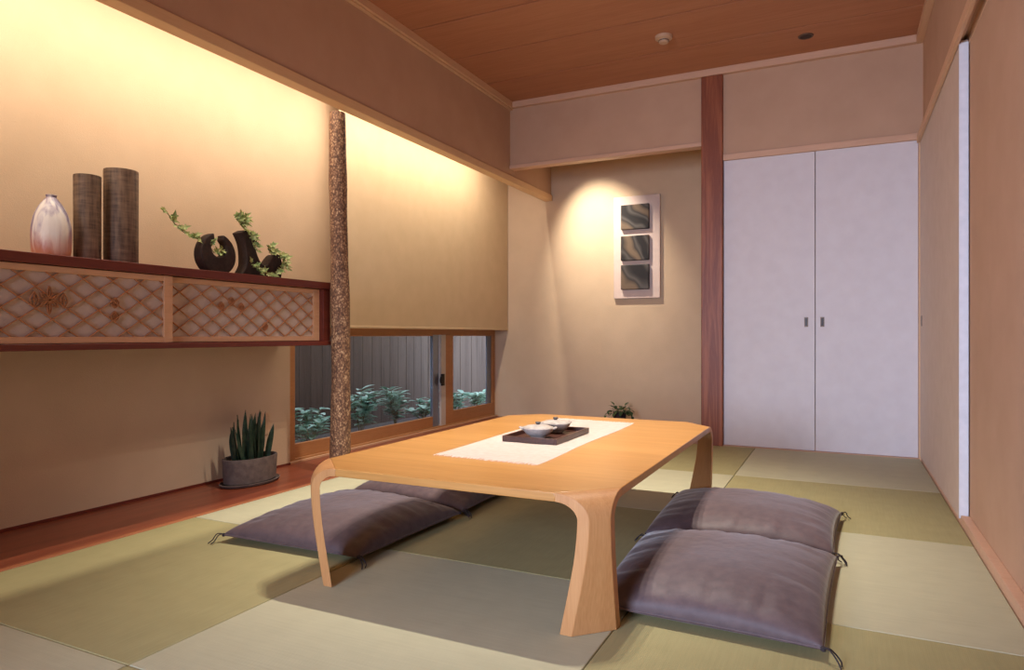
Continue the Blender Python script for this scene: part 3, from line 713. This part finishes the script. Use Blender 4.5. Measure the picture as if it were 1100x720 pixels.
def lidded_pot(x, y, rz, label):
    z = tz + 0.0065
    o = thing('lidded_pot', (x, y, z), label, 'small pot', 'lidded pots on the tray'); o.rotation_euler.z = rz
    bm = bmesh.new(); lathe(bm, [(0.024, 0), (0.027, 0.002), (0.027, 0.006), (0.042, 0.014), (0.054, 0.027), (0.058, 0.036), (0.0565, 0.038), (0.053, 0.036), (0.04, 0.02)], 36)
    obj('bowl', bm, M['glaze'], o, local=True)
    bm = bmesh.new(); lathe(bm, [(0.052, 0.0355), (0.053, 0.038), (0.040, 0.0435), (0.020, 0.047), (0.011, 0.048)], 36); l = obj('lid', bm, M['glaze'], o, local=True)
    bm = bmesh.new(); lathe(bm, [(0.006, 0.046), (0.006, 0.050), (0.010, 0.053), (0.009, 0.057), (0.003, 0.058)], 20); obj('knob', bm, M['dark_glaze'], l, local=True)
    for s in (-1, 1):
        bm = bmesh.new(); tube(bm, [(s * (0.054 + .012 * math.sin(PI * k / 8)), 0.012 * math.cos(PI * k / 8), 0.033 + .004 * math.sin(PI * k / 8)) for k in range(9)], 0.0036, 8)
        obj('handle', bm, M['glaze'], o, local=True)
lidded_pot(-0.990, 2.250, 0.35, 'nearer of the two pale lidded pots on the tray')
lidded_pot(-0.985, 2.405, 0.9, 'farther of the two pale lidded pots on the tray')

# ------------------------------------------------------------------ floor cushions
def cushion(q, label, hmax, seed, tassels=(0, 1, 2, 3), tdir=None):
    rnd = random.Random(seed)
    cx = sum(p[0] for p in q) / 4; cy = sum(p[1] for p in q) / 4
    root = thing('floor_cushion', (cx, cy, 0.0), label, 'floor cushion', 'brown satin floor cushions')
    n = 56; bm = bmesh.new(); ph = [rnd.uniform(0, 6.28) for _ in range(12)]
    def P(u, v):
        # edges bow inwards a little between the corners
        bu = 0.010 * math.sin(PI * v); bv = 0.012 * math.sin(PI * u)
        u2 = bu + u * (1 - 2 * bu); v2 = bv + v * (1 - 2 * bv)
        x = (q[0][0] * (1 - u2) + q[1][0] * u2) * (1 - v2) + (q[3][0] * (1 - u2) + q[2][0] * u2) * v2
        y = (q[0][1] * (1 - u2) + q[1][1] * u2) * (1 - v2) + (q[3][1] * (1 - u2) + q[2][1] * u2) * v2
        return x, y
    def wr(u, v):
        s = 0.0
        for (e, al, k) in ((v, u, 0), (1 - v, u, 3), (u, v, 6), (1 - u, v, 9)):
            s += math.exp(-e * 15) * e * 15 * (math.sin(al * 31 + ph[k]) * .5 + math.sin(al * 57 + ph[k + 1]) * .4 + math.sin(al * 83 + ph[k + 2]) * .25)
        return s
    top, bot = [], []
    seam = 0.026
    for j in range(n + 1):
        rt, rb_ = [], []
        for i in range(n + 1):
            u, v = i / n, j / n; u = 0.5 - 0.5 * math.cos(PI * u); v = 0.5 - 0.5 * math.cos(PI * v)
            x, y = P(u, v); m = max(0, math.sin(PI * u) * math.sin(PI * v))
            f = m ** 0.33
            zt = seam + (hmax - seam) * f + 0.011 * wr(u, v) * min(1, m * 6) - 0.010 * math.exp(-((u - .5) ** 2 + (v - .5) ** 2) * 30) + 0.003 * math.sin(5 * u + ph[0]) * math.sin(4 * v + ph[1]) * f
            zb = seam - (seam - 0.0008) * min(1, m ** 0.35 * 1.15)
            vt = bm.verts.new((x, y, zt)); edge = i in (0, n) or j in (0, n)
            rt.append(vt); rb_.append(vt if edge else bm.verts.new((x, y, zb)))
        top.append(rt); bot.append(rb_)
    for j in range(n):
        for i in range(n):
            bm.faces.new((top[j][i], top[j][i + 1], top[j + 1][i + 1], top[j + 1][i]))
            try: bm.faces.new((bot[j][i], bot[j + 1][i], bot[j + 1][i + 1], bot[j][i + 1]))
            except ValueError: pass
    obj('cover', bm, M['cushion'], root, angle=180)
    bm = bmesh.new(); ring = []
    for (ua, va, ub, vb) in ((0, 0, 1, 0), (1, 0, 1, 1), (1, 1, 0, 1), (0, 1, 0, 0)):
        for k in range(16):
            t = k / 16; x, y = P(ua + (ub - ua) * t, va + (vb - va) * t); ring.append((x, y, seam))
    ring.append(ring[0]); tube(bm, ring, 0.0032, 6); obj('piping', bm, M['cushion'], root)
    for k in tassels:
        p = Vector((q[k][0], q[k][1], seam)); d = Vector((p.x - cx, p.y - cy, 0)).normalized()
        if tdir and k in tdir: d = Vector(tdir[k] + (0,)).normalized()
        sd = Vector((-d.y, d.x, 0)); bm = bmesh.new()
        tube(bm, spline([p - d * .01, p + d * .02 + Vector((0, 0, .006)), p + d * .036 + sd * .008 + Vector((0, 0, -.012)), p + d * .05 + sd * .006 + Vector((0, 0, -.0225))], 5), 0.0018, 6)
        tube(bm, spline([p - d * .01, p + d * .014 + sd * .008 + Vector((0, 0, .004)), p + d * .03 + sd * .02 + Vector((0, 0, -.014)), p + d * .04 + sd * .016 + Vector((0, 0, -.0225))], 5), 0.0018, 6)
        lathe(bm, [(0.002, -.006), (0.006, -.004), (0.006, .004), (0.002, .006)], 10, tuple(p))
        obj('tassel', bm, M['cord'], root)
cushion([(-0.580, 1.675), (-0.040, 1.655), (-0.018, 2.345), (-0.612, 2.300)], 'nearest brown satin floor cushion, right of the low table in front of its twin', 0.125, 1)
cushion([(-0.622, 2.345), (-0.030, 2.385), (-0.008, 2.930), (-0.640, 2.985)], 'brown satin floor cushion right of the table, behind the nearest cushion', 0.125, 2, (1, 2, 3))
cushion([(-1.935, 1.690), (-1.362, 1.705), (-1.345, 2.300), (-1.945, 2.350)], 'nearer brown floor cushion on the window side, behind the left table leg', 0.110, 3, (0, 1, 2))
cushion([(-1.955, 2.395), (-1.352, 2.345), (-1.362, 2.850), (-1.965, 2.920)], 'farther brown floor cushion on the window side, mostly hidden by the tabletop', 0.110, 4, (1, 2))

# ------------------------------------------------------------------ lights
def area(name, loc, rot, sx, sy, power, col, spread=PI):
    l = bpy.data.lights.new(name, 'AREA'); l.shape = 'RECTANGLE'; l.size = sx; l.size_y = sy; l.energy = power; l.color = col; l.spread = spread
    o = bpy.data.objects.new(name, l); C.objects.link(o); o.location = loc; o.rotation_euler = rot; return o
def spot(name, loc, target, power, col, size, blend, rad):
    l = bpy.data.lights.new(name, 'SPOT'); l.energy = power; l.color = col; l.spot_size = size; l.spot_blend = blend; l.shadow_soft_size = rad
    o = bpy.data.objects.new(name, l); C.objects.link(o); o.location = loc
    o.rotation_euler = (Vector(target) - Vector(loc)).to_track_quat('-Z', 'Y').to_euler(); return o
WARM = (1.0, 0.89, 0.73)
# cove strip on the back of the drop wall
cv = area('cove_light', (-2.335, 1.6, 2.106), (0, math.radians(32), 0), 0.014, 6.4, 50, WARM)
# three downlights over the table
for x in (-0.72, -0.85, -0.98):
    spot('ceiling_spot', (x, 2.39, 2.43), (x - 0.28, 2.58, 0), 122, (1.0, 0.91, 0.79), math.radians(82), 1.0, 0.02)
# alcove picture light
spot('picture_spot', (-1.96, 4.74, 2.36), (-1.77, 5.39, 1.40), 165, (1.0, 0.89, 0.73), math.radians(58), 1.0, 0.02)
# cool fill lamp added on the room side of the unseen window
area('cool_fill', (-1.05, YF + 0.03, 1.0), (math.radians(84), 0, math.radians(-13)), 1.1, 1.2, 46, (0.64, 0.74, 1.0), math.radians(80))

w = bpy.data.worlds.new('sky'); scn.world = w; w.use_nodes = True
bg = w.node_tree.nodes['Background']; bg.inputs[0].default_value = (0.72, 0.84, 1.0, 1); bg.inputs[1].default_value = 3.6

# ------------------------------------------------------------------ camera
cam = bpy.data.cameras.new('camera'); co = bpy.data.objects.new('camera', cam); C.objects.link(co)
cam.sensor_width = 36; cam.lens = 732.0 / 1100 * 36; cam.clip_start = 0.02
co.location = (0, 0, 0.72); co.rotation_euler = (PI / 2, 0, math.atan(356 / 732.0))
scn.camera = co
vs = scn.view_settings
vs.view_transform = 'Standard'; vs.look = 'None'; vs.gamma = 1.0; vs.use_curve_mapping = False; vs.exposure = 0.0
for o in bpy.data.objects:
    if '_loc' in o: del o['_loc']
